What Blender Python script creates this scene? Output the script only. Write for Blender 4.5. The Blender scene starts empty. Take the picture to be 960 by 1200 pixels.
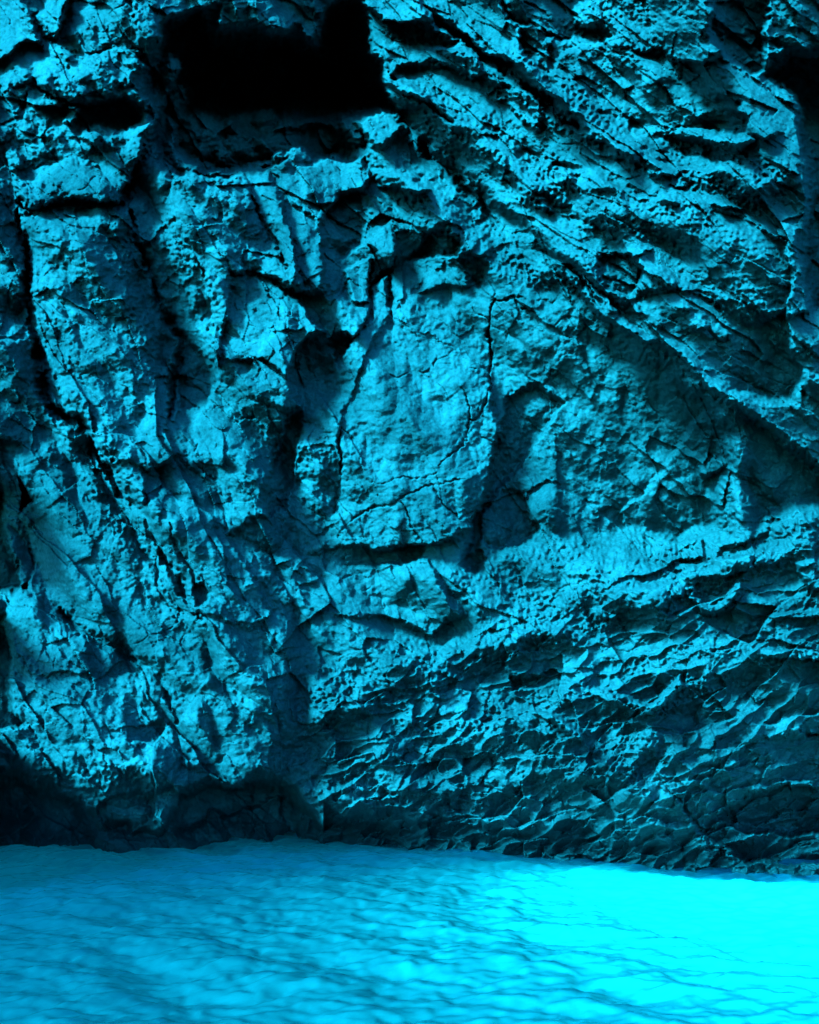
import bpy, math
import numpy as np
from mathutils import Vector

# ------------------------------------------------------------------ scene basics
S = bpy.context.scene
C = S.collection
S.view_settings.view_transform = 'Standard'
S.view_settings.look = 'None'
S.view_settings.exposure = 1.08
S.view_settings.gamma = 1.0
S.view_settings.use_curve_mapping = False

F = 942.0            # focal length in photograph pixels (photograph is 960 x 1200)
HZ = 780.0           # row of the horizon
HC = 1.96            # eye height over the water, metres
cam = bpy.data.cameras.new('camera')
camo = bpy.data.objects.new('camera', cam)
C.objects.link(camo)
camo.location = (0, 0, HC)
camo.rotation_euler = (math.pi / 2, 0, 0)
cam.sensor_fit = 'VERTICAL'
cam.sensor_height = 24
cam.lens = 24 * F / 1200
cam.shift_y = (HZ - 600) / 1200
cam.clip_end = 500
S.camera = camo

# ------------------------------------------------------------------ numpy noise
def hash2(ix, iy, k):
    h = (ix.astype(np.int64) * 374761393 + iy.astype(np.int64) * 668265263 + k * 1274126177) & 0xffffffff
    h = ((h ^ (h >> 13)) * 1274126177) & 0xffffffff
    h = ((h ^ (h >> 16)) * 2246822519) & 0xffffffff
    return ((h ^ (h >> 15)) & 0xffffff).astype(np.float32) / 16777216.0

def gnoise(x, y, k):
    ix = np.floor(x); iy = np.floor(y)
    fx = (x - ix).astype(np.float32); fy = (y - iy).astype(np.float32)
    def g(ax, ay):
        a = hash2(ix + ax, iy + ay, k) * 6.2831853
        return np.cos(a) * (fx - ax) + np.sin(a) * (fy - ay)
    ux = fx * fx * fx * (fx * (fx * 6 - 15) + 10); uy = fy * fy * fy * (fy * (fy * 6 - 15) + 10)
    a = g(0, 0); b = g(1, 0); c = g(0, 1); d = g(1, 1)
    return ((a + (b - a) * ux) * (1 - uy) + (c + (d - c) * ux) * uy) * 1.5

def fbm(x, y, s, octv, k, gain=0.5, ridged=False):
    r = np.zeros_like(x); amp = 1.0; tot = 0
    for o in range(octv):
        n = gnoise(x / s + 17.3 * o, y / s - 9.1 * o, k + o)
        if ridged: n = 1 - 2 * np.abs(n)
        r += amp * n; tot += amp; amp *= gain; s *= 0.5
    return r / tot

def rot(x, y, deg, ratio):
    """coordinates along / across a grain running at deg (image sense, down positive)"""
    a = math.radians(deg); c, s = math.cos(a), math.sin(a)
    return (x * c + y * s) / ratio, (-x * s + y * c)

def facets(x, y, s, k, tilt=0.7, off=0.3, bias=(0, 0)):
    """broken-rock facets: every cell is a plane with its own tilt; returns height (unit: cell size), groove distance"""
    x = x / s; y = y / s
    ix = np.floor(x); iy = np.floor(y)
    d1 = np.full(x.shape, 9.0, np.float32); d2 = d1.copy(); h = np.zeros(x.shape, np.float32)
    for ax in (-1, 0, 1):
        for ay in (-1, 0, 1):
            jx = ix + ax; jy = iy + ay
            px = jx + hash2(jx, jy, k); py = jy + hash2(jx, jy, k + 1)
            dx = (x - px).astype(np.float32); dy = (y - py).astype(np.float32)
            d = dx * dx + dy * dy
            hh = ((hash2(jx, jy, k + 2) - .5 + bias[0]) * dx + (hash2(jx, jy, k + 3) - .5 + bias[1]) * dy) * 2 * tilt + (hash2(jx, jy, k + 4) - .5) * 2 * off
            n = d < d1
            d2 = np.where(n, d1, np.minimum(d2, d))
            h = np.where(n, hh, h)
            d1 = np.where(n, d, d1)
    return h * s, (np.sqrt(d2) - np.sqrt(d1))

def sstep(a, b, x):
    t = np.clip((x - a) / (b - a), 0, 1)
    return t * t * (3 - 2 * t)

# ------------------------------------------------------------------ grid over the wall (1 unit = 1 photograph pixel on the wall)
def axis(lo, a, b, hi, step, coarse):
    return np.concatenate([np.arange(lo, a, coarse), np.arange(a, b, step), np.arange(b, hi + coarse, coarse)])
us = axis(-640, -30, 990, 1600, 1.0, 6.0)
vs = axis(-620, -30, 1050, 1068, 1.0, 6.0)
U, V = np.meshgrid(us, vs)
U = U.astype(np.float32); V = V.astype(np.float32)

# rough edges: everything traced below is looked up in slightly wandering coordinates
WU = U + 12 * fbm(U, V, 54, 4, 11, .5) + 2.0 * gnoise(U / 5, V / 5, 51)
WV = V + 12 * fbm(U, V, 54, 4, 31, .5) + 2.0 * gnoise(U / 5, V / 5, 61)

LD = (0.74, 0.67)       # image direction in which lit faces come forward (down, right)
H = np.zeros_like(U)
LAB = np.zeros(U.shape, np.int32)
THINGS = []

def window(pts, m):
    xs = [p[0] for p in pts]; ys = [p[1] for p in pts]
    i0 = np.searchsorted(us, min(xs) - m); i1 = np.searchsorted(us, max(xs) + m)
    j0 = np.searchsorted(vs, min(ys) - m); j1 = np.searchsorted(vs, max(ys) + m)
    return slice(j0, j1), slice(i0, i1)

def seg_dist(x, y, p, q):
    px, py = p; qx, qy = q
    vx, vy = qx - px, qy - py
    t = np.clip(((x - px) * vx + (y - py) * vy) / max(vx * vx + vy * vy, 1e-6), 0, 1)
    return np.hypot(x - px - t * vx, y - py - t * vy), t

def poly_sd(x, y, pts):
    ins = np.zeros(x.shape, bool); d = np.full(x.shape, 1e9, np.float32)
    n = len(pts)
    for i in range(n):
        p, q = pts[i], pts[(i + 1) % n]
        dd, _ = seg_dist(x, y, p, q)
        d = np.minimum(d, dd)
        if p[1] != q[1]:
            c = ((p[1] > y) != (q[1] > y)) & (x < (q[0] - p[0]) * (y - p[1]) / (q[1] - p[1]) + p[0])
            ins ^= c
    return np.where(ins, d, -d)

def block(pts, h, s, w=5, rnd=0.0, thing=None, add=False, s2=0.0):
    """a rock mass: pts outline, h how far it stands out, s slope towards the light, rnd rounding of its rim"""
    sl = window(pts, 30)
    x, y = WU[sl], WV[sl]
    sd = poly_sd(x, y, pts)
    cx = sum(p[0] for p in pts) / len(pts); cy = sum(p[1] for p in pts) / len(pts)
    t = (U[sl] - cx) * LD[0] + (V[sl] - cy) * LD[1]
    q = (U[sl] - cx) * LD[1] - (V[sl] - cy) * LD[0]
    hb = h + s * 90 * np.tanh(t / 90) + s2 * q
    if rnd:
        r = 30.0
        hb = hb - rnd * (1 - np.clip(sd / r, 0, 1)) ** 2
    w = w * (1.0 + 1.6 * sstep(-.1, .5, gnoise(x / 40, y / 40, 88)))
    m = sstep(-w * .5, w * .5, sd)
    if add: hb = H[sl] + hb
    H[sl] = H[sl] * (1 - m) + hb * m
    if thing:
        THINGS.append(thing)
        L = LAB[sl]; L[sd > 0] = len(THINGS)

def crack(pts, w, d, step=0.0, taper=True):
    w *= .62; d *= .7
    sl = window(pts, 30 + w * 3)
    x, y = WU[sl], WV[sl]
    best = np.full(x.shape, 1e9, np.float32); tt = np.zeros(x.shape, np.float32)
    n = len(pts) - 1
    for i in range(n):
        dd, t = seg_dist(x, y, pts[i], pts[i + 1])
        m = dd < best
        best = np.where(m, dd, best); tt = np.where(m, (i + t) / n, tt)
    ww = w * (0.45 + 1.1 * np.sqrt(np.clip(4 * tt * (1 - tt), 0, 1))) if taper else w
    ww = ww * (1 + .6 * gnoise(x / 14, y / 14, 77))
    H[sl] -= d * np.exp(-(best / ww * 1.6) ** 2) * (.35 + .65 * sstep(-.35, .15, gnoise(x / 26, y / 26, 79)))

def bump(cx, cy, rx, ry, a, deg=0, p=2):
    sl = window([(cx - 3 * max(rx, ry), cy - 3 * max(rx, ry)), (cx + 3 * max(rx, ry), cy + 3 * max(rx, ry))], 0)
    x, y = rot(WU[sl] - cx, WV[sl] - cy, deg, 1)
    H[sl] += a * np.exp(-((x / rx) ** 2 + (y / ry) ** 2) ** (p / 2))

def stone(cx, cy, rx, ry, h, s, deg=0, w=4, thing=None):
    a = math.radians(deg)
    pts = []
    for k in range(12):
        t = k * math.pi / 6; px, py = rx * math.cos(t), ry * math.sin(t)
        pts.append((cx + px * math.cos(a) - py * math.sin(a), cy + px * math.sin(a) + py * math.cos(a)))
    block(pts, h, s, w, rnd=min(rx, ry) * .7, thing=thing)

def T(name, label, cat, group=None):
    return (name, label, cat, group)

#@@SHAPES@@
# ------------------------------------------------------------------ broad form of the wall
H += 14 * fbm(U, V, 260, 2, 3)
#   upper right strata stand forward of the middle and hang over it
def half(pa, pb, wid):
    """smooth 0..1 on the right-hand side (looking from pa to pb, image sense) of a line"""
    nx, ny = -(pb[1] - pa[1]), (pb[0] - pa[0]); l = math.hypot(nx, ny)
    return sstep(-wid, wid, ((WU - pa[0]) * nx + (WV - pa[1]) * ny) / l)
UR = 1 - half((440, 120), (860, 470), 8)            # above the long diagonal crack
UR = UR * sstep(415, 440, WU)
UR = np.where(U > 860, np.maximum(UR, 1 - sstep(440, 500, WV)), UR)
H += UR * (34 + .13 * ((U - 660) * .6 + (V - 180) * .8).clip(-300, 300))
LR = sstep(-20, 40, (WV - 700) + (WU - 640) * 0.28) * sstep(300, 380, WU)
LRs = LR
H -= LR * 6 * 0
# ------------------------------------------------------------------ top left
block([(-60,-60),(22,-60),(22,0),(40,30),(48,50),(28,48),(10,75),(-60,80)], 22, .45)
block([(42,22),(60,0),(62,-60),(95,-60),(85,0),(80,25),(70,46),(55,40)], 30, .6)
block([(85,-60),(150,-60),(150,0),(170,30),(160,70),(130,60),(100,62),(84,45),(90,10)], 16, .15)
block([(0,75),(28,50),(45,55),(50,75),(40,100),(10,105),(-60,120),(-60,80)], 5, .1)
block([(-60,110),(38,98),(48,112),(25,135),(-60,140)], 0, -.1)
block([(48,78),(60,50),(85,65),(130,60),(160,70),(178,92),(168,112),(182,130),(158,120),(148,112),(130,118),(105,124),(80,112),(45,105),(42,92)], 38, .1, rnd=10,
      thing=T('rock_block', 'rounded rock jutting over a dark slot, beside the black hollow', 'rock'))
block([(60,110),(100,124),(148,114),(165,135),(150,152),(120,150),(95,142),(70,128)], -12, -.3)
block([(128,62),(152,62),(173,82),(162,90),(150,102),(130,90)], 50, .85)
block([(20,208),(8,182),(25,178),(60,148),(100,150),(120,160),(162,150),(178,138),(182,150),(170,172),(158,185),(150,210),(146,236),(110,238),(85,231),(60,242),(35,243),(18,222)], 30, .32, rnd=4,
      thing=T('rock_block', 'blocky rock whose flat underside is underlined by a black horizontal crack', 'rock'))
block([(35,190),(62,198),(66,220),(55,232),(36,225),(26,206)], 12, -.1)
stone(17, 188, 11, 14, 36, .6)
block([(70,146),(78,122),(90,124),(88,140),(80,150)], 34, .8)
block([(90,160),(104,152),(118,160),(110,169)], 44, .95)
block([(152,228),(160,196),(176,178),(198,180),(208,196),(200,232),(193,264),(175,282),(158,270),(150,246)], 2, -.22, rnd=18,
      thing=T('boulder', 'smooth shaded oval boulder wedged between the flat-bottomed block and the bright wedge', 'boulder'))
crack([(14,215),(20,232),(35,248),(62,246),(85,235),(110,242),(147,240),(152,212),(162,186),(177,168),(188,140)], 8, 70)
crack([(40,92),(45,106),(60,112),(82,118),(105,128),(132,124),(150,117)], 4, 40)
crack([(30,110),(22,140),(0,150)], 3, 25)
crack([(160,-10),(175,15),(200,40)], 5, 35)
# rock above the hollow
block([(388,-80),(434,-80),(424,0),(426,24),(404,16),(386,30)], -6, -.3, 14)
block([(150,-80),(395,-80),(388,20),(374,60),(345,48),(300,38),(262,40),(228,20),(196,30),(176,70),(160,40)], 30, -.25,
      thing=T('rock_overhang', 'dim rock overhang forming the roof of the black hollow', 'rock'))
# ------------------------------------------------------------------ the black hollow
block([(176,60),(210,60),(215,120),(222,200),(200,205),(180,180),(176,130)], -34, -.35, 16)
block([(195,34),(228,22),(262,42),(300,40),(345,50),(374,62),(384,40),(392,18),(408,8),(422,14),(430,40),(424,60),(438,75),(440,95),(452,118),(466,136),(416,140),(424,165),(429,180),(400,186),(372,180),(352,186),(330,188),(300,197),(270,205),(238,205),(222,200),(208,190),(196,170),(200,140),(206,104),(204,85),(198,60)], -270, 0, 26)
sl = window([(180, 90), (470, 215)], 0)
m = (H[sl] < -200)
fl = sstep(-60, -200, H[sl]) * sstep(112, 150, WV[sl])
H[sl] += fl * (150 + 34 * np.abs(gnoise(WU[sl] / 34, WV[sl] / 26, 90)) + 10 * np.abs(gnoise(WU[sl] / 13, WV[sl] / 11, 91)) - .55 * (WV[sl] - 150))
for a_ in ((236,160,30,26,-96,-.35,0),(282,176,30,20,-100,-.4,0),(330,172,34,20,-112,-.4,10),(300,140,26,18,-130,-.4,0),(376,165,24,18,-128,-.4,0),(206,120,14,26,-70,-.35,0),(196,80,12,20,-30,-.3,0)):
    stone(*a_[:6], deg=a_[6], w=7)
# ------------------------------------------------------------------ left columns
block([(-60,150),(10,180),(20,215),(24,250),(28,300),(33,350),(36,392),(-60,392)], -8, -.12)
block([(-60,398),(36,398),(48,430),(56,470),(75,486),(92,492),(112,530),(140,565),(160,600),(120,620),(60,560),(25,520),(-60,500)], -12, -.18)
block([(26,256),(60,246),(110,245),(150,245),(160,280),(183,330),(188,368),(214,402),(206,440),(196,490),(205,530),(180,545),(150,560),(112,525),(90,486),(66,478),(55,452),(46,425),(36,395),(32,340)], 26, .34, rnd=10,
      thing=T('rock_buttress', 'tall leaning buttress with one bright and one dark flank, below the black horizontal crack', 'rock'))
block([(100,262),(150,250),(160,280),(183,330),(190,370),(214,402),(206,440),(196,490),(178,470),(172,420),(150,380),(120,350),(90,320),(84,290)], 22, -.5, 40)
crack([(24,246),(28,300),(33,350),(38,402),(50,435),(58,474),(76,486),(92,492),(112,528),(140,562),(166,604)], 9, 75)
crack([(-30,396),(10,397),(38,392)], 4, 30)
crack([(188,370),(212,398),(216,415),(206,445),(196,488)], 9, 50)
crack([(150,246),(162,284),(184,336),(188,366)], 3, 25)
block([(162,284),(178,284),(196,264),(204,258),(216,288),(236,306),(226,314),(204,318),(188,334),(176,312)], -6, .2, rnd=6)
block([(190,336),(206,318),(226,314),(240,335),(250,370),(260,402),(256,424),(240,410),(215,398),(200,384),(190,366)], -8, -.2, rnd=12,
      thing=T('flat_rock', 'smooth dim oval rock set back in the recess beside the bright wedge', 'rock'))
block([(215,400),(240,411),(258,425),(258,440),(248,462),(236,476),(206,482),(198,470),(200,440)], -48, -.3)
stone(222, 468, 24, 14, -48, .1)
# ------------------------------------------------------------------ wedge buttress under the hollow
block([(200,236),(198,212),(215,203),(240,207),(270,207),(300,199),(318,198),(332,240),(345,290),(362,345),(300,318),(270,318),(274,350),(262,400),(258,432),(250,372),(238,322),(218,290),(205,258)], 34, .5, rnd=3,
      thing=T('rock_wedge', 'bright wedge-shaped rock with a level top, right under the black hollow', 'rock'))
block([(318,198),(332,192),(352,188),(366,190),(374,182),(400,186),(426,182),(432,200),(428,225),(404,232),(385,245),(372,262),(352,250),(336,240)], 26, .35)
block([(330,240),(352,250),(372,262),(384,280),(382,320),(375,345),(362,345),(345,290)], 30, .3)
block([(385,245),(404,230),(430,224),(432,250),(424,282),(400,300),(384,290)], -6, -.6, rnd=8)
stone(351, 185, 15, 10, 10, .4); stone(330, 186, 8, 8, 6, .3)
block([(272,320),(310,326),(350,352),(376,388),(350,406),(342,440),(300,424),(268,420),(262,402)], 40, .7,
      thing=T('rock_facet', 'brightest flat rock face, standing below the crack across the bright wedge', 'rock'))
block([(348,408),(372,391),(386,404),(398,425),(380,442),(358,440)], 6, -.75)
crack([(292,215),(303,245),(320,282),(336,316)], 3, 26)
crack([(262,300),(272,318),(300,316),(338,334),(362,352)], 5, 34)
crack([(300,325),(318,352),(335,378),(345,405)], 2, 14)
crack([(230,305),(243,340),(254,380),(260,420)], 3, 22)
block([(300,270),(315,262),(318,280),(305,300),(288,290)], 30, -.3)
# ------------------------------------------------------------------ broken blocks between wedge and the main face
block([(384,352),(397,318),(408,352)], -12, -.85)
block([(400,316),(430,298),(438,335),(433,358),(408,352)], 22, .4)
block([(385,356),(432,359),(434,378),(416,392),(398,382)], 18, .5)
block([(398,384),(416,394),(408,408),(396,430),(385,405)], -32, -.6)
block([(436,338),(444,322),(458,312),(460,322),(446,336)], -40, -.7)
block([(432,282),(440,268),(452,260),(462,285),(460,312),(446,302)], 30, .45)
block([(452,260),(476,262),(498,272),(494,290),(462,312),(462,285)], 20, -.85)
block([(437,340),(458,318),(462,345),(458,378),(436,372)], 14, .15)
crack([(460,312),(460,345),(462,375)], 6, 45)
crack([(434,300),(436,340),(434,372),(418,392),(404,405)], 3.5, 40)
crack([(322,282),(336,314)], 3, 20)
block([(400,420),(420,388),(440,376),(456,382),(440,430),(420,440),(404,470),(395,450)], 4, -.1)
# ------------------------------------------------------------------ upper middle rubble
block([(432,150),(452,140),(470,150),(500,175),(530,205),(560,240),(585,262),(560,290),(520,290),(498,270),(450,258),(434,235),(430,190)], 4, .15)
block([(416,140),(466,137),(472,152),(452,176),(436,168)], 34, .55)
block([(436,198),(480,205),(500,222),(480,226),(446,220)], 34, .6)
block([(540,200),(560,225),(555,250),(530,235)], 20, -.5)
block([(510,270),(545,278),(540,295),(505,296),(480,300)], -28, -.5)
# ------------------------------------------------------------------ the main face in the middle
block([(480,352),(505,312),(530,298),(562,300),(600,286),(640,292),(664,312),(690,345),(668,378),(648,420),(634,452),(600,470),(584,500),(575,440),(540,412),(500,392),(462,378)], 0, .02, rnd=3,
      thing=T('flat_rock', 'cracked pale slab just above the broad middle face, under the diagonal crack', 'rock'))
block([(505,312),(530,297),(548,300),(556,330),(545,342),(520,334),(492,346)], 14, .05, rnd=4)
block([(552,330),(538,300),(556,292),(572,310),(560,338)], -10, -.7)
block([(460,378),(500,391),(542,412),(576,440),(584,500),(582,545),(560,590),(548,622),(530,634),(490,641),(440,641),(400,636),(368,650),(352,662),(352,650),(380,622),(396,596),(400,540),(402,486),(418,440),(440,398)], 14, .26, rnd=3,
      thing=T('flat_rock', 'broad smooth bright rock face crossed by thin cracks, above a dark slot', 'rock'))
block([(540,560),(575,545),(582,570),(572,610),(560,640),(545,632),(536,618)], 2, -.25, add=True)
crack([(576,352),(572,392),(577,420),(574,438),(580,462)], 2.6, 26)
crack([(575,356),(590,350),(606,348)], 2, 16)
crack([(608,362),(624,366)], 2, 14)
crack([(507,432),(511,420),(512,415)], 2, 14)
crack([(538,458),(552,486),(548,512),(530,530),(520,545)], 1.6, 15)
crack([(577,455),(564,486),(552,490)], 1.6, 15)
crack([(392,626),(440,592),(500,572),(546,560)], 2, 10)
crack([(465,580),(482,610),(494,634)], 1.5, 12)
crack([(508,562),(520,590),(538,612)], 1.5, 12)
crack([(440,565),(470,556),(500,560),(520,552)], 2, 12)
crack([(455,372),(500,388),(542,408)], 1.6, -7)
block([(350,668),(378,652),(405,640),(440,644),(470,641),(498,638),(494,654),(470,660),(440,664),(400,666),(370,678),(350,678)], -16, -.5)
block([(350,682),(372,679),(400,668),(470,661),(500,658),(520,690),(540,720),(505,745),(470,722),(430,722),(380,722),(360,704)], 16, .42,
      thing=T('jutting_rock', 'bright ledge of rock directly below the dark slot under the middle face', 'rock'))
# cleft and boulders right of the face
block([(584,500),(600,470),(634,452),(660,470),(640,500),(618,530),(600,560),(580,580),(578,545)], -34, -.25)
block([(578,520),(590,500),(600,470),(606,480),(600,520),(592,560),(572,590),(556,640),(560,655),(548,640),(552,606),(574,572)], -42, -.3)
stone(598, 608, 40, 32, -6, -.4, -20, thing=T('boulder', 'smooth dim rounded boulder tucked against the cleft beside the broad bright face', 'boulder'))
block([(548,640),(566,640),(575,655),(560,668),(545,660)], -50, -.4)
# ------------------------------------------------------------------ centre-right shaded recess

bump(650, 430, 40, 60, -10, -30)
stone(640, 588, 20, 26, 4, .4, 0, thing=T('boulder', 'small bright knob of rock between the round dim boulder and the shaded recess', 'boulder'))
stone(690, 602, 12, 18, 6, .45, 30); stone(712, 612, 15, 20, 4, .5, 20)
block([(776,552),(800,520),(812,494),(850,480),(872,515),(862,560),(850,600),(846,640),(800,662),(762,655),(738,636),(730,600),(752,578)], 8, -.3, rnd=6,
      thing=T('flat_rock', 'rough ribbed rock standing between the shaded recess and the black gap', 'rock'))
stone(832, 546, 16, 10, 40, .6)
# black gap at the right
block([(845,640),(870,640),(905,610),(900,640),(880,652),(846,656)], -40, -.3)
# ------------------------------------------------------------------ upper right strata
crack([(462,-20),(505,20),(545,44),(564,62),(600,84),(640,120),(662,146),(680,150)], 11, 80)
crack([(455,84),(475,106),(500,124),(530,141)], 6, 50)
crack([(450,120),(470,146),(500,170),(520,194),(540,216),(562,238),(584,262)], 10, 80)
crack([(500,70),(522,76),(540,72)], 2, 18)
crack([(572,86),(600,92),(620,108)], 2, 16)
crack([(560,-20),(590,10),(606,28),(640,40),(700,42),(716,62)], 5, 40)
block([(600,-60),(690,-60),(690,10),(712,40),(700,46),(655,38),(622,26),(596,4)], 4, -.4, thing=None)
block([(606,30),(640,38),(648,58),(610,66)], 22, -.55)
block([(480,-40),(560,-40),(592,10),(606,30),(610,66),(660,116),(644,112),(606,78),(566,56),(548,38),(508,16)], 52, .5)
block([(540,30),(560,28),(596,62),(606,72),(592,66),(562,52)], 60, .7)
block([(430,-60),(465,-60),(505,22),(470,28),(452,22),(424,0)], 46, .45)
block([(452,30),(490,24),(540,48),(520,60),(460,48)], 4, -.5)
block([(450,56),(470,50),(520,56),(560,62),(572,86),(556,96),(530,80),(500,72),(470,72),(458,92)], 44, .35)
block([(585,118),(600,100),(625,112),(640,130),(632,146),(612,140)], 46, .2)
block([(455,100),(470,92),(496,112),(500,122),(480,112)], 50, .5)
block([(700,-60),(850,-60),(835,0),(830,20),(846,62),(838,68),(820,80),(792,74),(776,60),(756,62),(724,56),(716,30)], 54, .1, rnd=4,
      thing=T('rock_block', 'rugged block high on the wall, its pointed lower edge brightly lit', 'rock'))
block([(766,62),(784,42),(802,46),(846,64),(822,80),(792,73)], 68, .75)
stone(690, 18, 20, 14, 44, .1); stone(722, 48, 14, 10, 50, .25)
block([(655,62),(700,50),(736,56),(760,70),(792,92),(815,112),(812,140),(790,150),(745,138),(700,130),(660,118),(645,90)], 42, -.12, rnd=3)
block([(775,62),(790,78),(820,92),(838,112),(870,120),(865,140),(815,140),(812,108),(790,88)], 26, -.15)
block([(800,132),(840,128),(880,140),(872,156),(820,154),(796,148)], 18, -.8)
block([(740,136),(775,148),(800,152),(850,158),(886,166),(866,174),(838,168),(800,160),(768,156),(742,148)], 60, .8)
block([(878,146),(905,150),(916,158),(896,164),(878,158)], 62, .7)
block([(742,152),(768,158),(800,163),(836,172),(850,186),(830,200),(780,196),(750,178)], 26, -.2)
block([(846,-60),(905,-60),(895,40),(900,80),(880,85),(850,66),(832,22)], -26, -.4)
block([(905,-60),(1200,-60),(1200,60),(960,62),(926,62),(900,50)], -6, -.45)
block([(900,88),(924,62),(960,64),(1200,64),(1200,440),(958,430),(948,300),(950,230),(944,150),(928,112)], -120, -.2, 14)
block([(720,262),(760,242),(806,240),(862,252),(922,282),(930,325),(918,358),(884,370),(842,352),(792,336),(776,300)], 44, -.06, rnd=3,
      thing=T('flat_rock', 'smooth dim flat rock above the dark rubble of the layered strata', 'rock'))
block([(652,306),(670,312),(700,345),(742,382),(772,398),(760,402),(728,388),(694,362),(668,335)], 58, .3)
block([(700,300),(740,296),(756,318),(740,345),(706,338)], 14, -.4)
block([(740,345),(790,336),(842,352),(884,372),(920,362),(950,420),(930,470),(860,465),(800,420),(750,392),(720,366)], 12, -.25, 14)
block([(922,372),(940,360),(1100,340),(1100,430),(960,436),(930,420)], 20, -.1)
crack([(660,310),(676,325),(692,345),(700,358)], 6, 60)
crack([(820,440),(842,462)], 6, 40)
# bright broken ledges across the strata
for (x, y, l, d) in [(655,120,60,28),(700,160,80,22),(760,196,70,18),(830,232,90,16),(690,210,90,24),(640,190,60,36),(770,232,60,18),(620,230,70,34),(700,262,50,20),(740,290,40,10),(810,378,44,14),(735,358,36,26),(840,386,30,10),(770,376,30,22)]:
    a = math.radians(d); dx, dy = math.cos(a), math.sin(a)
    block([(x - dx * l / 2, y - dy * l / 2), (x - dy * -7, y - 9), (x + dx * l / 2, y + dy * l / 2), (x + 4, y + 9)], 6, .75, add=True)
# ------------------------------------------------------------------ left, middle height
block([(198,484),(240,480),(290,468),(326,478),(346,500),(334,520),(322,540),(312,580),(318,604),(290,612),(262,626),(262,600),(240,560),(200,530),(192,505)], 30, .25, rnd=10,
      thing=T('boulder', 'bulging bright boulder beside the deep vertical cleft, above the diagonal pale buttress', 'boulder'))
bump(272, 488, 34, 16, 12, -25)
block([(300,520),(330,500),(345,505),(325,540),(312,580),(296,570)], 18, -.5, 16)
block([(340,470),(352,496),(344,540),(336,590),(318,606),(310,580),(322,536),(330,500)], -36, -.3)
block([(346,545),(362,520),(390,510),(398,530),(398,600),(372,606),(352,600),(340,580)], 4, .0, rnd=8,
      thing=T('narrow_rock', 'short lumpy rock pillar between the deep vertical cleft and the middle face', 'rock'))
crack([(402,500),(400,560),(392,600)], 3, 22)
block([(262,420),(300,424),(345,442),(352,470),(340,480),(300,466),(262,480),(240,478),(252,450)], 26, .35)
block([(345,442),(380,440),(398,470),(402,490),(396,520),(360,520),(352,490)], 4, .1)
block([(20,500),(60,520),(110,560),(160,606),(165,650),(170,700),(220,720),(300,740),(330,790),(336,810),(300,845),(240,810),(200,790),(170,770),(130,752),(98,742),(66,712),(60,690),(35,680),(30,600),(34,570)], 16, .2, 26, rnd=4,
      thing=T('rock_buttress', 'wide pale grainy buttress running diagonally down to the swelling boulder at the foot', 'rock'))
block([(160,606),(196,560),(240,560),(262,600),(262,626),(290,660),(320,720),(300,740),(220,720),(170,700),(164,650)], 26, .32, rnd=4)
block([(136,552),(150,542),(170,548),(186,566),(170,592),(150,580)], 34, .2, rnd=8)
block([(166,548),(186,560),(190,580),(172,594),(172,575)], -16, -.7)
block([(222,682),(236,684),(246,696),(242,712),(230,712)], -26, -.4)
block([(76,628),(92,618),(94,630),(80,640),(72,650)], 0, -.5)
crack([(204,610),(212,650),(226,690)], 4, 26)
crack([(228,540),(244,556),(256,575),(258,582)], 3, 22)
crack([(180,650),(186,690),(210,730)], 3, 20)
crack([(240,630),(256,650),(265,662)], 3, 22)
# left border darkness
block([(-200,560),(14,540),(40,585),(26,600),(34,660),(32,690),(-200,700)], -150, -.3, 10)
block([(0,525),(24,520),(32,640),(36,680),(24,690),(8,640)], -30, -.3)
block([(-80,500),(14,520),(18,556),(-80,560)], -10, -.3)
block([(20,690),(50,690),(58,712),(50,716),(22,706)], 10, .0)
block([(-200,712),(8,716),(24,742),(12,780),(14,830),(34,860),(-200,870)], -150, -.3)
block([(8,712),(60,714),(98,744),(126,760),(108,790),(60,786),(40,800),(14,770)], 18, .12, rnd=6,
      thing=T('rock_block', 'low rounded block beside a black gap, under the pale diagonal buttress', 'rock'))
block([(100,742),(130,752),(178,772),(196,800),(150,790),(110,795)], -18, -.5)
crack([(66,712),(100,744),(130,758),(176,780),(192,806),(200,834)], 9, 65)
# the swelling boulder at the foot, lower left
block([(36,850),(40,815),(60,800),(110,792),(150,790),(188,806),(202,836),(210,850),(240,812),(300,850),(322,868),(314,905),(270,922),(230,918),(190,936),(150,930),(100,918),(60,905),(40,880)], 34, .22, rnd=16,
      thing=T('boulder', 'huge swelling boulder at the foot of the wall, over the black undercut', 'boulder'))
block([(240,812),(300,840),(322,868),(314,905),(282,900),(262,872),(244,850)], 30, -.05, 16)
block([(130,856),(190,846),(190,870),(140,868)], 8, -.4)
block([(-80,860),(30,850),(50,880),(60,905),(-80,905)], 0, .1)
# undercut
block([(-80,900),(40,905),(80,915),(100,900),(150,905),(190,925),(210,935),(190,1200),(-80,1200)], -30, -.5, 14)
block([(190,936),(230,920),(270,924),(314,907),(345,925),(350,1010),(345,1200),(180,1200)], -90, -.5, 10)
block([(-80,915),(30,915),(90,945),(108,975),(90,1200),(-80,1200)], -150, -.3, 20)
block([(200,936),(240,926),(300,916),(336,936),(330,960),(290,968),(240,972),(205,968)], -150, -.3, 12)
block([(330,930),(345,1200),(190,1200),(200,976),(250,968)], -70, -.2)
stone(256, 970, 11, 18, -30, .2, thing=T('wet_rock', 'larger of the two small rock stubs standing in the black undercut at the water', 'rock'))
stone(290, 968, 8, 14, -30, .2, thing=T('wet_rock', 'smaller of the two small rock stubs standing in the black undercut at the water', 'rock'))
stone(192, 950, 14, 30, -24, -.1, 10)
stone(150, 950, 34, 24, -50, -.1)
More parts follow.
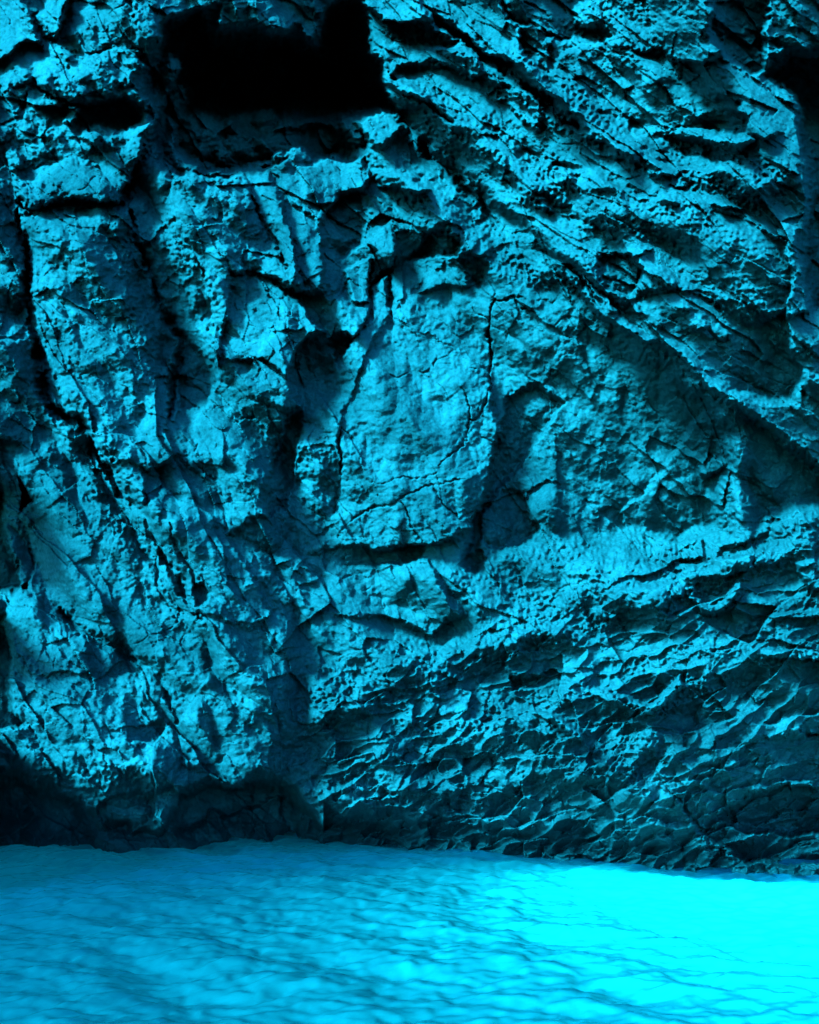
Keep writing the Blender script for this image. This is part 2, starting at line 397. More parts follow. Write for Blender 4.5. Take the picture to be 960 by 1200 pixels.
# ------------------------------------------------------------------ lower right ledges
def ledge(pts, t, h, s=.95, drop=0):
    t *= 1.3; h *= 1.5
    up = [(x, y - t * .5) for x, y in pts]; dn = [(x, y + t * .5) for x, y in reversed(pts)]
    block(up + dn, h, s, 3, add=True)
block([(818,666),(846,652),(882,654),(886,668),(850,677),(824,674)], 22, .8)
block([(870,612),(900,606),(905,618),(880,630),(846,636),(850,628)], 8, .6)
ledge([(640,760),(700,716),(760,700),(815,682)], 16, 10, .5)
ledge([(645,712),(690,690),(735,668),(790,650),(825,640)], 14, 12, .6)
ledge([(770,696),(802,690),(832,716),(850,706),(872,688)], 7, 22)
ledge([(905,722),(930,718),(1000,708)], 6, 24)
ledge([(866,776),(888,762),(930,768),(1000,778)], 8, 26)
block([(934,662),(975,650),(1000,660),(1000,700),(955,692),(938,680)], 34, .35, rnd=4,
      thing=T('rock_block', 'small lit block directly below the black gap, above two thin bright ledges', 'rock'))
ledge([(600,800),(650,790),(700,812),(760,830),(800,800)], 8, 12)
ledge([(560,850),(620,830),(680,860)], 8, 12)
# the black overhang in the corner
ledge([(858,942),(882,922),(920,917),(955,924)], 5, 14, .8)
crack([(776,912),(802,948),(834,990),(860,1012)], 3, 30)
#@@END@@

def tilt(pts, s, w):
    """lean a whole area back, away from the light, from its upper left rim down"""
    sl = window(pts, 80)
    sd = poly_sd(WU[sl], WV[sl], pts)
    tp = [p[0] * LD[0] + p[1] * LD[1] for p in pts]
    t = (WU[sl] * LD[0] + WV[sl] * LD[1]) - min(tp)
    H[sl] += s * np.clip(t, 0, None) * sstep(-w * .3, w, sd)
tilt([(570,560),(600,470),(640,400),(690,362),(760,396),(840,450),(866,500),(866,560),(850,625),(800,662),(738,650),(690,662),(620,655),(575,650)], -.46, 34)
tilt([(850,400),(900,380),(960,400),(1150,420),(1150,600),(940,604),(880,630),(862,560)], -.5, 24)
# ------------------------------------------------------------------ long bulging ribs
def rib(pts, w, a, p=2):
    sl = window(pts, 3 * w)
    x = WU[sl] + 1.2 * (WU[sl] - U[sl]); y = WV[sl] + 1.2 * (WV[sl] - V[sl])
    best = np.full(x.shape, 1e9, np.float32); tt = np.zeros(x.shape, np.float32)
    n = len(pts) - 1
    for i in range(n):
        dd, t = seg_dist(x, y, pts[i], pts[i + 1])
        m_ = dd < best
        best = np.where(m_, dd, best); tt = np.where(m_, (i + t) / n, tt)
    H[sl] += a * np.exp(-(best / w) ** p) * np.clip(hollow_keep[sl], 0, 1)
hollow_keep = sstep(-120, -50, H)
lm = sstep(350, 310, WU) * sstep(-40, 0, U) * sstep(235, 270, WV) * sstep(940, 900, WV)
H -= .5 * lm * (H - 12) * hollow_keep
def barrel(pts, w, a, pw=.7):
    sl = window(pts, 2 * w)
    x = WU[sl]; y = WV[sl]
    best = np.full(x.shape, 1e9, np.float32)
    for i in range(len(pts) - 1):
        dd, t = seg_dist(x, y, pts[i], pts[i + 1])
        best = np.minimum(best, dd)
    return sl, a * np.clip(1 - (best / w) ** 2, 0, 1) ** pw
BB = np.zeros_like(H)
for pts_, w_, a_ in (
    ([(78,250),(95,330),(118,400),(142,460),(190,540),(240,640),(285,740),(320,820)], 66, 62),
    ([(-20,420),(30,520),(80,610),(120,680),(190,765),(255,850)], 60, 50),
    ([(235,225),(262,300),(296,380),(300,450)], 58, 46),
    ([(262,490),(270,560),(290,600)], 56, 50),
    ([(60,740),(120,800),(150,850)], 62, 48),
    ([(60,850),(150,872)], 70, 54),
    ([(270,850),(290,880)], 52, 44),
    ([(-30,250),(-10,330)], 50, 40),
    ([(-118,540),(-100,760),(-92,1068)], 86, 150)):  # last one: unseen bulge left of the view, added to shade the foot
    sl, bb = barrel(pts_, w_, a_); BB[sl] = np.maximum(BB[sl], bb)
H += BB * hollow_keep * (1 - .0 * lm) * sstep(360, 330, U)
rib([(80,180),(130,200)], 40, 18); rib([(70,90),(140,95)], 26, 14); rib([(15,30),(35,60)], 30, 20)
rib([(368,530),(368,590)], 20, 24)
rib([(450,420),(445,510),(440,600)], 60, 26)
rib([(540,440),(530,560)], 46, 16)
rib([(500,20),(600,90),(700,150),(800,190),(890,215)], 20, 22)
rib([(440,175),(540,275),(620,300),(700,330)], 22, 16)
rib([(470,110),(560,160),(640,220)], 22, 16)
rib([(640,215),(720,250),(800,262)], 22, 14)
rib([(720,30),(820,30)], 40, 16)
rib([(820,300),(900,330)], 40, 14)
rib([(380,830),(520,780),(680,715),(860,662),(940,640)], 24, 24)
rib([(470,880),(640,850),(800,790),(1000,730)], 26, 22)
rib([(400,930),(560,920),(760,880)], 22, 18)
rib([(560,690),(620,740)], 30, 16)
crack([(24,246),(28,300),(33,350),(38,402),(50,435),(58,474),(76,486),(92,492),(112,528),(140,562),(168,604),(205,680),(235,730)], 9, 60)
crack([(152,250),(164,284),(184,336),(190,366),(212,398),(214,420),(204,450),(196,490)], 8, 50)
bump(430, 800, 120, 120, 30); bump(345, 760, 40, 130, 30)
rib([(500,20),(600,90),(700,150),(800,190),(890,215)], 20, 22)
rib([(440,175),(540,275),(620,300),(700,330)], 22, 16)
rib([(470,110),(560,160),(640,220)], 22, 16)
rib([(640,215),(720,250),(800,262)], 22, 14)
rib([(720,30),(820,30)], 40, 16)
rib([(820,300),(900,330)], 40, 14)
rib([(380,830),(520,780),(680,715),(860,662),(940,640)], 24, 24)
rib([(470,880),(640,850),(800,790),(1000,730)], 26, 22)
rib([(400,930),(560,920),(760,880)], 22, 18)
rib([(560,690),(620,740)], 30, 16)
# ------------------------------------------------------------------ swells of the wall, 40 px cells: how much each leans to or from the light
#@@SWELL@@
SWELL = """
-6 44 90 19 44 90 90 90 41 32 90 90 90 77 70 -54 -90 -57 -42 40 -3 -76 -17 -50
90 90 29 -51 90 -26 90 90 -21 -29 90 21 90 90 90 86 -90 -80 81 90 90 -38 -56 -59
51 36 74 90 90 -43 -11 -11 -10 -33 90 90 90 90 90 90 50 -53 23 -87 90 22 -90 -90
-17 -20 90 90 63 52 90 33 -89 -63 33 90 90 23 22 90 90 73 -40 -78 -76 90 -90 -90
-90 -86 -90 24 90 82 -11 -32 -90 20 90 90 90 90 18 -73 44 90 90 -15 38 -22 -24 -90
-90 -90 34 90 90 -6 73 77 34 -90 90 90 16 62 90 -41 90 38 89 65 64 -36 -90 -90
-74 -32 3 90 59 53 90 90 9 -17 61 -14 90 -90 70 90 76 38 -35 21 12 52 -3 -90
-38 -90 -90 90 90 -11 56 90 90 -80 -90 -90 -6 -15 83 90 40 -34 90 -90 52 -65 -90 -90
6 -90 -55 33 90 -10 29 90 90 90 -90 49 -90 -6 -7 -48 90 90 0 90 36 90 -12 -88
52 -87 -61 21 -47 71 90 48 38 90 -90 6 -90 -90 -89 -46 -90 10 90 -90 -90 -62 36 46
-29 9 -82 -43 48 3 90 90 18 90 75 -65 -45 -90 -90 -90 -67 -87 50 90 -90 -90 -67 51
-55 51 -23 -22 55 90 -7 90 90 90 76 -41 -66 -90 -90 63 -88 -90 -90 -19 -59 -90 -90 -90
-78 25 -77 -4 90 90 90 90 90 90 -38 -12 -73 -90 -90 -29 -90 -90 -90 -90 -62 -80 -90 -90
-66 -25 90 -29 90 90 21 90 77 31 -37 -21 -63 -90 14 -9 -90 -90 -90 -90 -73 -90 -90 -90
-80 49 90 47 90 90 74 35 6 90 -62 -37 -8 -90 -18 64 -90 -90 -90 -86 -84 -90 -90 -89
-90 90 -32 90 -21 -21 90 90 44 40 40 35 -3 -90 90 -4 -81 -90 -90 -84 -90 -90 -90 -90
-72 90 5 19 90 32 -90 90 43 53 -26 90 90 -90 -90 -90 -90 -90 -90 -90 -24 -25 -54 6
-90 -90 49 83 90 90 56 -38 83 90 -43 -36 -68 -55 -90 -90 -90 -90 18 90 90 86 3 -29
-64 -90 71 90 90 90 32 23 38 76 55 37 83 79 -90 -6 90 90 90 -50 -90 8 -90 -74
-65 4 -43 83 74 90 90 -45 90 24 -90 -90 23 90 90 90 90 -90 -90 -90 -90 -90 90 5
-90 -90 -10 -64 59 64 44 36 90 90 30 90 90 33 87 60 -90 -22 90 90 90 77 21 -62
-90 -90 -90 -42 16 13 90 65 90 90 90 -88 -69 -90 -48 90 90 90 61 90 90 -16 -90 -90
-43 -53 90 -47 37 90 82 64 90 90 7 0 20 76 38 -63 -49 87 76 51 -90 -90 -90 -90
-90 -39 -41 16 14 -55 -25 -6 90 72 9 90 7 38 -25 -17 -62 14 -90 -90 -90 -90 -90 -90
"""
#@@ENDSWELL@@
if SWELL is not None:
    sw = np.array([[float(c) for c in r.split()] for r in SWELL.strip().split('\n')]) / 100.0
    g = 10; gw, gh = 192, 176          # 10 px work grid, from (-480, -380)
    gu = -480 + g * np.arange(gw); gv = -380 + g * np.arange(gh)
    def lin(a, t, axis_):
        i0 = np.clip(np.floor(t).astype(int), 0, a.shape[axis_] - 2); f = np.clip(t - i0, 0, 1)
        f = f * f * (3 - 2 * f)
        A = np.take(a, i0, axis_); B = np.take(a, i0 + 1, axis_)
        f = f[:, None] if axis_ == 0 else f[None, :]
        return A * (1 - f) + B * f
    CC = lin(lin(sw, (gv - 20) / 40.0, 0), (gu - 20) / 40.0, 1)
    fade = np.clip(1 - np.maximum(np.maximum(-gu, gu - 960), 0) / 200.0, 0, 1)[None, :] * np.clip(1 - np.maximum(np.maximum(-gv, gv - 1000), 0) / 150.0, 0, 1)[:, None]
    CC = CC * fade
    KU, KV = np.meshgrid(np.fft.fftfreq(gw, g) * 2 * np.pi, np.fft.fftfreq(gh, g) * 2 * np.pi)
    kl = KU * LD[0] + KV * LD[1]
    RR = np.real(np.fft.ifft2(np.fft.fft2(CC) * (-1j * kl) / (kl ** 2 + (1 / 110.0) ** 2)))
    tu = np.clip((U + 480) / g, 0, gw - 1.001); tv = np.clip((V + 380) / g, 0, gh - 1.001)
    iu = tu.astype(int); iv = tv.astype(int); fu = tu - iu; fv = tv - iv
    H += ((RR[iv, iu] * (1 - fu) + RR[iv, iu + 1] * fu) * (1 - fv) + (RR[iv + 1, iu] * (1 - fu) + RR[iv + 1, iu + 1] * fu) * fv).astype(np.float32)
# ------------------------------------------------------------------ broken-rock detail, by region
hol = np.maximum(sstep(-270, -170, H), sstep(850, 900, V))                    # deep hollows stay plain
smoothC = np.exp(-(((U - 520) / 130) ** 2 + ((V - 470) / 150) ** 2) ** 2)
smoothC = np.maximum(smoothC, .7 * np.exp(-(((U - 710) / 80) ** 2 + ((V - 450) / 70) ** 2) ** 2))
smoothC = np.maximum(smoothC, .8 * np.exp(-(((U - 855) / 60) ** 2 + ((V - 300) / 45) ** 2) ** 2))
smoothC = np.maximum(smoothC, .9 * np.exp(-(((U - 180) / 26) ** 2 + ((V - 235) / 42) ** 2) ** 2))
smoothC = np.maximum(smoothC, .9 * np.exp(-(((U - 225) / 30) ** 2 + ((V - 365) / 50) ** 2) ** 2))
rough = 1 - .88 * smoothC
LRm = sstep(-50, 60, (V - 720) + (U - 640) * 0.3) * sstep(290, 400, U)
URm = (1 - half((430, 100), (860, 480), 40)) * sstep(400, 460, U)
LF = np.clip(1 - LRm - URm, 0, 1)

def layer(x, y, deg, ratio, s, k, tilt, off, bias=(0, 0), warp=.35):
    wx = x + warp * s * fbm(x, y, s * 1.2, 3, k + 40); wy = y + warp * s * fbm(x, y, s * 1.2, 3, k + 50)
    a, b = rot(wx, wy, deg, ratio)
    h, g = facets(a, b, s, k, tilt, off, bias)
    return h, g

_fu = np.arange(-700, 1700, 10.0)
_fv = np.interp(_fu, [-640, 0, 100, 200, 340, 480, 640, 800, 960, 1600], [975, 984, 988, 984, 976, 987, 1003, 1017, 1026, 1050])
_k = np.exp(-(np.arange(-12, 13) / 6.0) ** 2); _k /= _k.sum()
_fs = np.convolve(np.pad(_fv, 12, mode='edge'), _k, mode='valid')
def wall_depth(u, v):
    d = F * HC / (np.interp(u, _fu, _fs) - HZ) - .25 - 1.0 * sstep(640, 200, u)
    return d - 0.9 * sstep(150, -400, v)            # the vault leans in high above
D = np.zeros_like(H)
# the foot of the wall meets the water along the line seen in the photograph
FV = np.interp(U[0], [-640, 0, 100, 200, 340, 480, 640, 800, 960, 1600], [975, 985, 990, 987, 974, 990, 1003, 1018, 1026, 1050])[None, :]
FH = (wall_depth(U, V) - F * HC / (FV + 5 * sstep(350, 300, U) - HZ)) / (wall_depth(U, V) / F)
fw = sstep(FV - 46 - 44 * sstep(370, 310, U), FV - 2 - 22 * sstep(370, 310, U), V)
US = np.interp(U[0], [0, 30, 60, 90, 115, 150, 190, 200, 240, 300, 335, 350, 380], [900, 912, 926, 942, 956, 962, 966, 950, 938, 924, 918, 935, 960])[None, :] + 16 * fbm(U, V, 30, 3, 601)
fw = np.where(U < 380, sstep(US - 4, US + 16, V) * sstep(-45, -12, U + 8 * gnoise(V / 20, U / 20, 9)), fw)
FH = FH - 26 * sstep(380, 300, U) * sstep(990, 950, V)
H = H * (1 - fw) + (FH + (H - FH) * .2) * fw
#   pockets that run back under the foot
block([(776,908),(792,893),(815,898),(832,901),(868,874),(905,864),(1200,858),(1200,1006),(930,1010),(870,1014),(862,1006),(832,985),(800,946)], -44, -.62, 4, add=True)
block([(862,942),(884,926),(920,921),(960,928),(1200,930),(1200,972),(930,976),(876,976),(846,960)], -80, -.1, 5, add=True)
# left and middle: lumpy blocks, grain down-right, steep
h0, g0 = layer(U, V, 52, 2.3, 70, 90, .34, .12, warp=.2)
h1, g1 = layer(U, V, 54, 2.1, 34, 100, .42, .16, warp=.25)
h2, g2 = layer(U, V, 50, 1.4, 15, 120, .50, .18)
patch = sstep(-.15, .35, fbm(U, V, 90, 2, 115))
bx, by = rot(U + 14 * fbm(U, V, 60, 3, 300), V + 14 * fbm(U, V, 60, 3, 310), 58, 1.7)
bil = np.abs(gnoise(bx / 44, by / 44, 320)) + .5 * np.abs(gnoise(bx / 20, by / 20, 321))
D += LF * rough * (h0 * .62 + h1 * .7 + h2 * (.22 + .45 * patch) + 11 * bil)
fx, fy = rot(U + 22 * fbm(U, V, 90, 3, 330), V + 22 * fbm(U, V, 90, 3, 340), 60, 3.4)
D += LF * sstep(430, 330, U) * 30 * (np.abs(gnoise(fx / 58, fy / 58, 350)) - .25)
D += smoothC * 9 * bil
# upper right: plates along the strata
h3a, g3a = layer(U, V, 37, 5.0, 30, 135, .40, .26, bias=(0, .10), warp=.14)
h3, g3 = layer(U, V, 35, 3.2, 16, 140, .50, .28, bias=(0, .04), warp=.2)
h4, g4 = layer(U, V, 30, 1.8, 9, 160, .5, .2)
D += URm * rough * (h3a * (.45 + .75 * sstep(-.25, .3, fbm(U, V, 110, 2, 137))) + h3 * .9 + h4 * .4)
# lower right: scalloped shelves rising to the right, their broad faces turned down
h5a, g5a = layer(U, V, -24, 2.0, 44, 175, .62, .24, bias=(0, -.22), warp=.2)
h5, g5 = layer(U, V, -20, 1.7, 22, 180, .70, .28, bias=(0, -.12), warp=.2)
h6, g6 = layer(U, V, -34, 1.8, 10, 200, .65, .28, bias=(0, -.15))
xr, yr = rot(U, V, -25, 2.2)
rid = fbm(xr + 6 * fbm(U, V, 30, 2, 71), yr, 30, 4, 73, .55, ridged=True)
LRd = LRm * rough
xr3, yr3 = rot(U + 10 * fbm(U, V, 40, 3, 74), V + 10 * fbm(U, V, 40, 3, 75), -24, 2.6)
rid2 = 1 - 2.4 * np.abs(gnoise(xr3 / 24, yr3 / 24, 76)) * 1.0
lowr = sstep(840, 900, V)
D += LRd * (h5a * 1.1 * (.6 + .4 * sstep(500, 700, U)) * (1 - .65 * lowr) + h5 * (1.0 + .25 * lowr) + h6 * (.7 + .6 * lowr) + 3 * rid + 11 * np.clip(rid2, 0, 1) ** 3)
# rock everywhere: fine crumble and grain
fine = np.zeros_like(H)
h7, g7 = layer(U, V, 20, 1.3, 6.0, 220, .6, .22)
fine += h7 * .42
fine += 1.15 * fbm(U, V, 9, 3, 230, .6)
xr2, yr2 = rot(U, V, -28, 3.0)
fine += 1.7 * fbm(xr2, yr2, 5, 3, 240, .6) 
mid = 7 * fbm(U, V, 34, 3, 250, .5)
D += (fine * (.5 + .3 * rough + .2 * LRm) + mid * (.5 + .7 * rough))
# scattered thin cracks
vx, gx = layer(U, V, 70, 1.2, 62, 260, 0, 0, warp=.5)
cm = sstep(.0, .3, fbm(U, V, 120, 2, 270))
D -= 3.5 * np.exp(-(gx / .016) ** 2) * cm * sstep(-.1, .25, gnoise(U / 23, V / 23, 280))
H = H + D * (.25 + .75 * hol) * (1 - .2 * fw)

# ------------------------------------------------------------------ to metres
D0 = wall_depth(U, V)
PX = D0 / F
Y = D0 - H * PX
X = (U - 480) / F * Y
Z = HC - (V - HZ) / F * Y
NV, NU = U.shape
P = np.stack([X, Y, Z], -1).reshape(-1, 3).astype(np.float32)

# ------------------------------------------------------------------ materials
def new_mat(name):
    m = bpy.data.materials.new(name); m.use_nodes = True
    n = m.node_tree; n.nodes.clear()
    return m, n.nodes, n.links
def node(N, t, **kw):
    x = N.new(t)
    for k, v in kw.items(): setattr(x, k, v)
    return x

def rock_material():
    m, N, L = new_mat('limestone')
    out = node(N, 'ShaderNodeOutputMaterial'); b = node(N, 'ShaderNodeBsdfPrincipled')
    tc = node(N, 'ShaderNodeTexCoord')
    n1 = node(N, 'ShaderNodeTexNoise'); n1.inputs['Scale'].default_value = 1.3; n1.inputs['Detail'].default_value = 8; n1.inputs['Roughness'].default_value = .62
    n2 = node(N, 'ShaderNodeTexNoise'); n2.inputs['Scale'].default_value = 22; n2.inputs['Detail'].default_value = 6; n2.inputs['Roughness'].default_value = .7
    r = node(N, 'ShaderNodeValToRGB')
    r.color_ramp.elements[0].position = .33; r.color_ramp.elements[0].color = (.17, .18, .18, 1)
    r.color_ramp.elements[1].position = .62; r.color_ramp.elements[1].color = (.43, .43, .42, 1)
    r2 = node(N, 'ShaderNodeValToRGB')
    r2.color_ramp.elements[0].position = .34; r2.color_ramp.elements[0].color = (.62, .62, .62, 1)
    r2.color_ramp.elements[1].position = .6; r2.color_ramp.elements[1].color = (1, 1, 1, 1)
    mx = node(N, 'ShaderNodeMixRGB', blend_type='MULTIPLY'); mx.inputs[0].default_value = 1
    L.new(tc.outputs['Object'], n1.inputs['Vector']); L.new(tc.outputs['Object'], n2.inputs['Vector'])
    L.new(n1.outputs['Fac'], r.inputs[0]); L.new(n2.outputs['Fac'], r2.inputs[0])
    L.new(r.outputs[0], mx.inputs[1]); L.new(r2.outputs[0], mx.inputs[2])
    # dark belt along the wet foot, painting the undercut's shade into the rock colour
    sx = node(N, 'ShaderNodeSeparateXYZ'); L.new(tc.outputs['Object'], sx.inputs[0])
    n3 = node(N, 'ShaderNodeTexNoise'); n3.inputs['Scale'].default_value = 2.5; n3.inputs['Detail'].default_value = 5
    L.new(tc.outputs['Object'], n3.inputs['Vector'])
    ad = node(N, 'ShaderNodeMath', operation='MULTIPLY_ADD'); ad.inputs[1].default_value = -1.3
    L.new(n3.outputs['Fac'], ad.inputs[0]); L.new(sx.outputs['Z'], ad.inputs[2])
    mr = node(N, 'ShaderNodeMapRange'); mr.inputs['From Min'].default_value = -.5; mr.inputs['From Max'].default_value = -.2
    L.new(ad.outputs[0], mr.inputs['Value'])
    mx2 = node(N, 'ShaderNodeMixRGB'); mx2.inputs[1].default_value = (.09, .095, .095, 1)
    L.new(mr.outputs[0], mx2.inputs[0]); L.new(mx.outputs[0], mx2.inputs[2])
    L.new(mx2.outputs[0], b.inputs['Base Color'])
    mr2 = node(N, 'ShaderNodeMapRange'); mr2.inputs['From Min'].default_value = -.5; mr2.inputs['From Max'].default_value = .35
    mr2.inputs['To Min'].default_value = .35; mr2.inputs['To Max'].default_value = .8
    L.new(ad.outputs[0], mr2.inputs['Value']); L.new(mr2.outputs[0], b.inputs['Roughness'])
    b.inputs['Specular IOR Level'].default_value = .3
    n4 = node(N, 'ShaderNodeTexNoise'); n4.inputs['Scale'].default_value = 26; n4.inputs['Detail'].default_value = 5; n4.inputs['Roughness'].default_value = .7
    L.new(tc.outputs['Object'], n4.inputs['Vector'])
    bp = node(N, 'ShaderNodeBump'); bp.inputs['Strength'].default_value = .4; bp.inputs['Distance'].default_value = .03
    L.new(n4.outputs['Fac'], bp.inputs['Height']); L.new(bp.outputs[0], b.inputs['Normal'])
    L.new(b.outputs[0], out.inputs[0])
    return m
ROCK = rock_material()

# ------------------------------------------------------------------ meshes
def fast_mesh(name, verts, quads, mat, smooth=True):
    me = bpy.data.meshes.new(name)
    me.vertices.add(len(verts)); me.vertices.foreach_set('co', verts.astype(np.float32).ravel())
    nq = len(quads)
    me.loops.add(nq * 4); me.loops.foreach_set('vertex_index', quads.astype(np.int32).ravel())
    me.polygons.add(nq)
    me.polygons.foreach_set('loop_start', np.arange(0, nq * 4, 4, dtype=np.int32))
    me.update(calc_edges=True)
    me.polygons.foreach_set('use_smooth', np.full(nq, smooth, bool))
    me.materials.append(mat)
    o = bpy.data.objects.new(name, me); C.objects.link(o)
    return o

idx = np.arange(NV * NU, dtype=np.int64).reshape(NV, NU)
a = idx[:-1, :-1]; b_ = idx[1:, :-1]; c_ = idx[1:, 1:]; d_ = idx[:-1, 1:]
Q = np.stack([a, b_, c_, d_], -1).reshape(-1, 4)
# each quad belongs to one rock; drop specks by keeping each label's largest blob
def largest(mask):
    """largest 4-connected blob of a small boolean array (two-pass union)"""
    h, w = mask.shape
    lab = np.where(mask, np.arange(1, h * w + 1).reshape(h, w), 0)
    while True:
        n = lab.copy()
        for it in range(60):
            m = n.copy()
            m[1:] = np.maximum(m[1:], n[:-1]); m[:-1] = np.maximum(m[:-1], n[1:])
            m[:, 1:] = np.maximum(m[:, 1:], n[:, :-1]); m[:, :-1] = np.maximum(m[:, :-1], n[:, 1:])
            n = np.where(mask, m, 0)
        if (n == lab).all(): break
        lab = n
    v, c = np.unique(lab[lab > 0], return_counts=True)
    return lab == v[np.argmax(c)] if len(v) else mask
QL = LAB[:-1, :-1].copy()
for k in range(1, len(THINGS) + 1):
    jj, ii = np.where(QL == k)
    if not len(jj): continue
    j0, j1, i0, i1 = jj.min(), jj.max() + 1, ii.min(), ii.max() + 1
    sub = QL[j0:j1, i0:i1]
    keep = largest(sub == k)
    sub[(sub == k) & ~keep] = 0
QLf = QL.reshape(-1)
for k in range(0, len(THINGS) + 1):
    q = Q[QLf == k]
    if not len(q): continue
    used, inv = np.unique(q.ravel(), return_inverse=True)
    q2 = inv.reshape(-1, 4); v = P[used]
    if k:      # give the rock its body: a rim running back into the cliff, and a back
        e = np.concatenate([q2[:, [0, 1]], q2[:, [1, 2]], q2[:, [2, 3]], q2[:, [3, 0]]])
        key = np.sort(e, 1); key = key[:, 0].astype(np.int64) * len(v) + key[:, 1]
        _, first, cnt = np.unique(key, return_index=True, return_counts=True)
        be = e[first[cnt == 1]]
        bv, binv = np.unique(be.ravel(), return_inverse=True)
        binv = binv.reshape(-1, 2)
        ray = v[bv] - np.array([0, 0, HC]); ray /= np.linalg.norm(ray, axis=1)[:, None]
        back = v[bv] + ray * .45
        base = len(v)
        v = np.concatenate([v, back])
        side = np.stack([be[:, 1], be[:, 0], base + binv[:, 0], base + binv[:, 1]], -1)
        q2 = np.concatenate([q2, side])
    if k == 0:
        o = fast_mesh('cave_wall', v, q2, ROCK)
        o['kind'] = 'structure'
    else:
        name, label, cat, group = THINGS[k - 1]
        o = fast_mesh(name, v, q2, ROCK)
        o['label'] = label; o['category'] = cat
        if group: o['group'] = group

# ------------------------------------------------------------------ water
def water_material():
    m, N, L = new_mat('sea_water')
    out = node(N, 'ShaderNodeOutputMaterial')
    tr = node(N, 'ShaderNodeBsdfTranslucent'); tr.inputs[0].default_value = (.04, .82, .95, 1)
    df = node(N, 'ShaderNodeBsdfDiffuse'); df.inputs[0].default_value = (.02, .30, .55, 1)
    gl = node(N, 'ShaderNodeBsdfGlossy'); gl.inputs['Roughness'].default_value = .04
    fr = node(N, 'ShaderNodeFresnel'); fr.inputs[0].default_value = 1.33
    m1 = node(N, 'ShaderNodeMixShader'); m1.inputs[0].default_value = .13
    m2 = node(N, 'ShaderNodeMixShader')
    L.new(tr.outputs[0], m1.inputs[1]); L.new(df.outputs[0], m1.inputs[2])
    L.new(fr.outputs[0], m2.inputs[0]); L.new(m1.outputs[0], m2.inputs[1]); L.new(gl.outputs[0], m2.inputs[2])
    L.new(m2.outputs[0], out.inputs[0])
    return m
WAT = water_material()
xs = np.arange(-11, 11.01, .022); ys = np.concatenate([np.arange(-6, 2.5, .1), np.arange(2.5, 10.2, .02), np.arange(10.2, 14, .1)])
WX, WY = np.meshgrid(xs.astype(np.float32), ys.astype(np.float32))
def wn(x, y, deg, ratio, s, k, o=3):
    a_, b2 = rot(x, y, deg, ratio)
    return fbm(a_ + .3 * s * gnoise(x / s, y / s, k + 9), b2, s, o, k)
WZ = .045 * wn(WX, WY, -30, 2.6, .60, 400, 1) + .048 * wn(WX, WY, -16, 2.6, .22, 410, 4) + .034 * wn(WX, WY, 18, 2.2, .13, 420, 3)
WP = np.stack([WX, WY, WZ], -1).reshape(-1, 3)
nv, nu = WX.shape
idx = np.arange(nv * nu).reshape(nv, nu)
WQ = np.stack([idx[:-1, :-1], idx[:-1, 1:], idx[1:, 1:], idx[1:, :-1]], -1).reshape(-1, 4)
wo = fast_mesh('water', WP, WQ, WAT); wo['kind'] = 'structure'

# seabed, pale sand far below
m, N, L = new_mat('pale_sand')
out = node(N, 'ShaderNodeOutputMaterial'); bs = node(N, 'ShaderNodeBsdfPrincipled'); nz = node(N, 'ShaderNodeTexNoise'); nz.inputs['Scale'].default_value = .8
rp = node(N, 'ShaderNodeValToRGB'); rp.color_ramp.elements[0].color = (.35, .34, .3, 1); rp.color_ramp.elements[1].color = (.6, .58, .5, 1)
L.new(nz.outputs['Fac'], rp.inputs[0]); L.new(rp.outputs[0], bs.inputs['Base Color']); L.new(bs.outputs[0], out.inputs[0])
sx_ = np.linspace(-12, 12, 60); sy_ = np.linspace(-7, 14, 50)
SX, SY = np.meshgrid(sx_.astype(np.float32), sy_.astype(np.float32))
SP = np.stack([SX, SY, -4 + .5 * fbm(SX, SY, 3.0, 3, 500)], -1).reshape(-1, 3)
idx = np.arange(50 * 60).reshape(50, 60)
SQ = np.stack([idx[:-1, :-1], idx[:-1, 1:], idx[1:, 1:], idx[1:, :-1]], -1).reshape(-1, 4)
so = fast_mesh('seabed', SP, SQ, m); so['kind'] = 'structure'

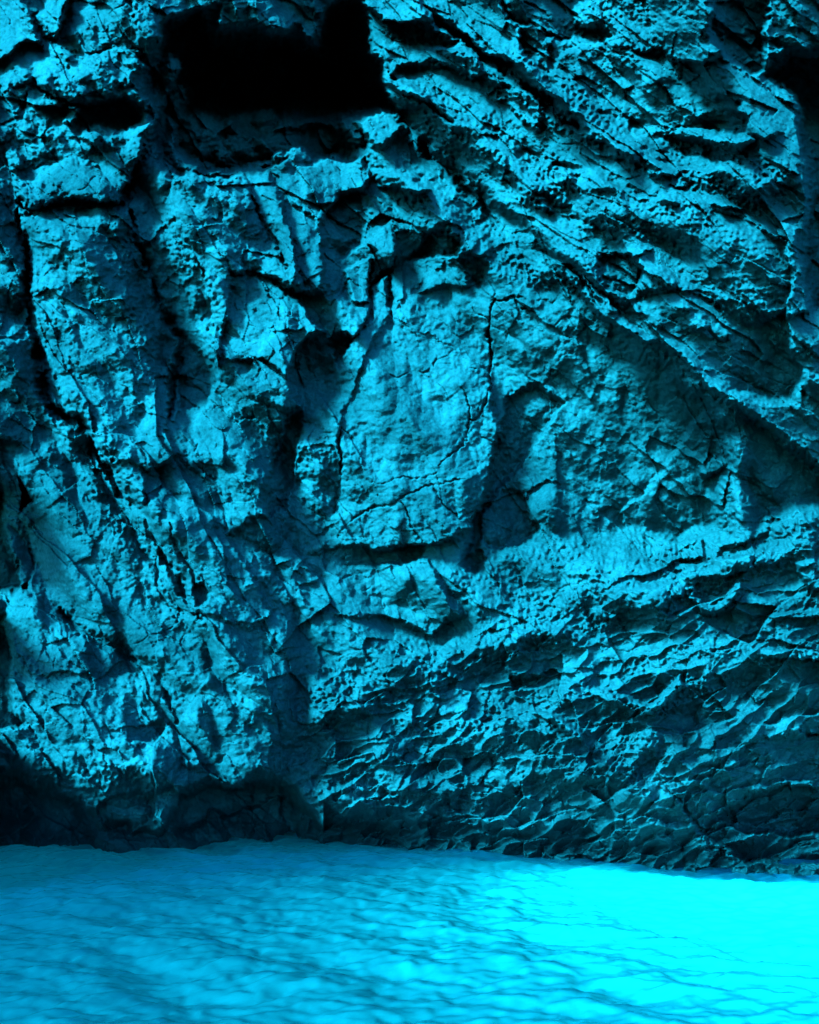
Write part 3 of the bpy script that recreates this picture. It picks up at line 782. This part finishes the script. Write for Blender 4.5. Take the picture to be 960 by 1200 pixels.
# ------------------------------------------------------------------ light
LV = Vector((-0.60, -0.60, 0.54)).normalized()      # direction towards the sun (through the cave mouth)
sun = bpy.data.lights.new('sun', 'SUN'); sun.energy = 4.7; sun.angle = math.radians(14); sun.color = (0.006, .63, 1.0)
so_ = bpy.data.objects.new('sun', sun); C.objects.link(so_)
so_.rotation_euler = LV.to_track_quat('Z', 'Y').to_euler()
# daylight that comes in under water through the submerged mouth, on the right
ar = bpy.data.lights.new('underwater_daylight', 'AREA'); ar.shape = 'RECTANGLE'; ar.size = 2.6; ar.size_y = 1.2; ar.energy = 85; ar.color = (.0, .50, 1.0)
ao = bpy.data.objects.new('underwater_daylight', ar); C.objects.link(ao)
ao.location = (5.6, 4.8, -1.7)
ar2 = bpy.data.lights.new('submerged_entrance_daylight', 'AREA'); ar2.shape = 'ELLIPSE'; ar2.size = 3.0; ar2.size_y = 1.6; ar2.energy = 330; ar2.color = (.05, .88, 1.0)
ao2 = bpy.data.objects.new('submerged_entrance_daylight', ar2); C.objects.link(ao2)
ao2.location = (3.6, 8.9, -1.5); ao2.rotation_euler = Vector((-.28, 1.0, -.25)).normalized().to_track_quat('Z', 'Y').to_euler()
ao.rotation_euler = Vector((1, 0.0, -1.1)).normalized().to_track_quat('Z', 'Y').to_euler()

w = bpy.data.worlds.new('World'); S.world = w; w.use_nodes = True
N, L = w.node_tree.nodes, w.node_tree.links
bg = N['Background']; bg.inputs['Strength'].default_value = .15
sky = N.new('ShaderNodeTexSky'); sky.sky_type = 'NISHITA'; sky.sun_disc = False
sky.sun_elevation = math.asin(LV.z); sky.sun_rotation = math.atan2(LV.x, LV.y)
tint = N.new('ShaderNodeMixRGB'); tint.blend_type = 'MULTIPLY'; tint.inputs[0].default_value = 1; tint.inputs[2].default_value = (0.01, .36, .66, 1)
L.new(sky.outputs[0], tint.inputs[1]); L.new(tint.outputs[0], bg.inputs[0])
S.cycles.max_bounces = 4
S.cycles.diffuse_bounces = 0
S.cycles.use_denoising = True
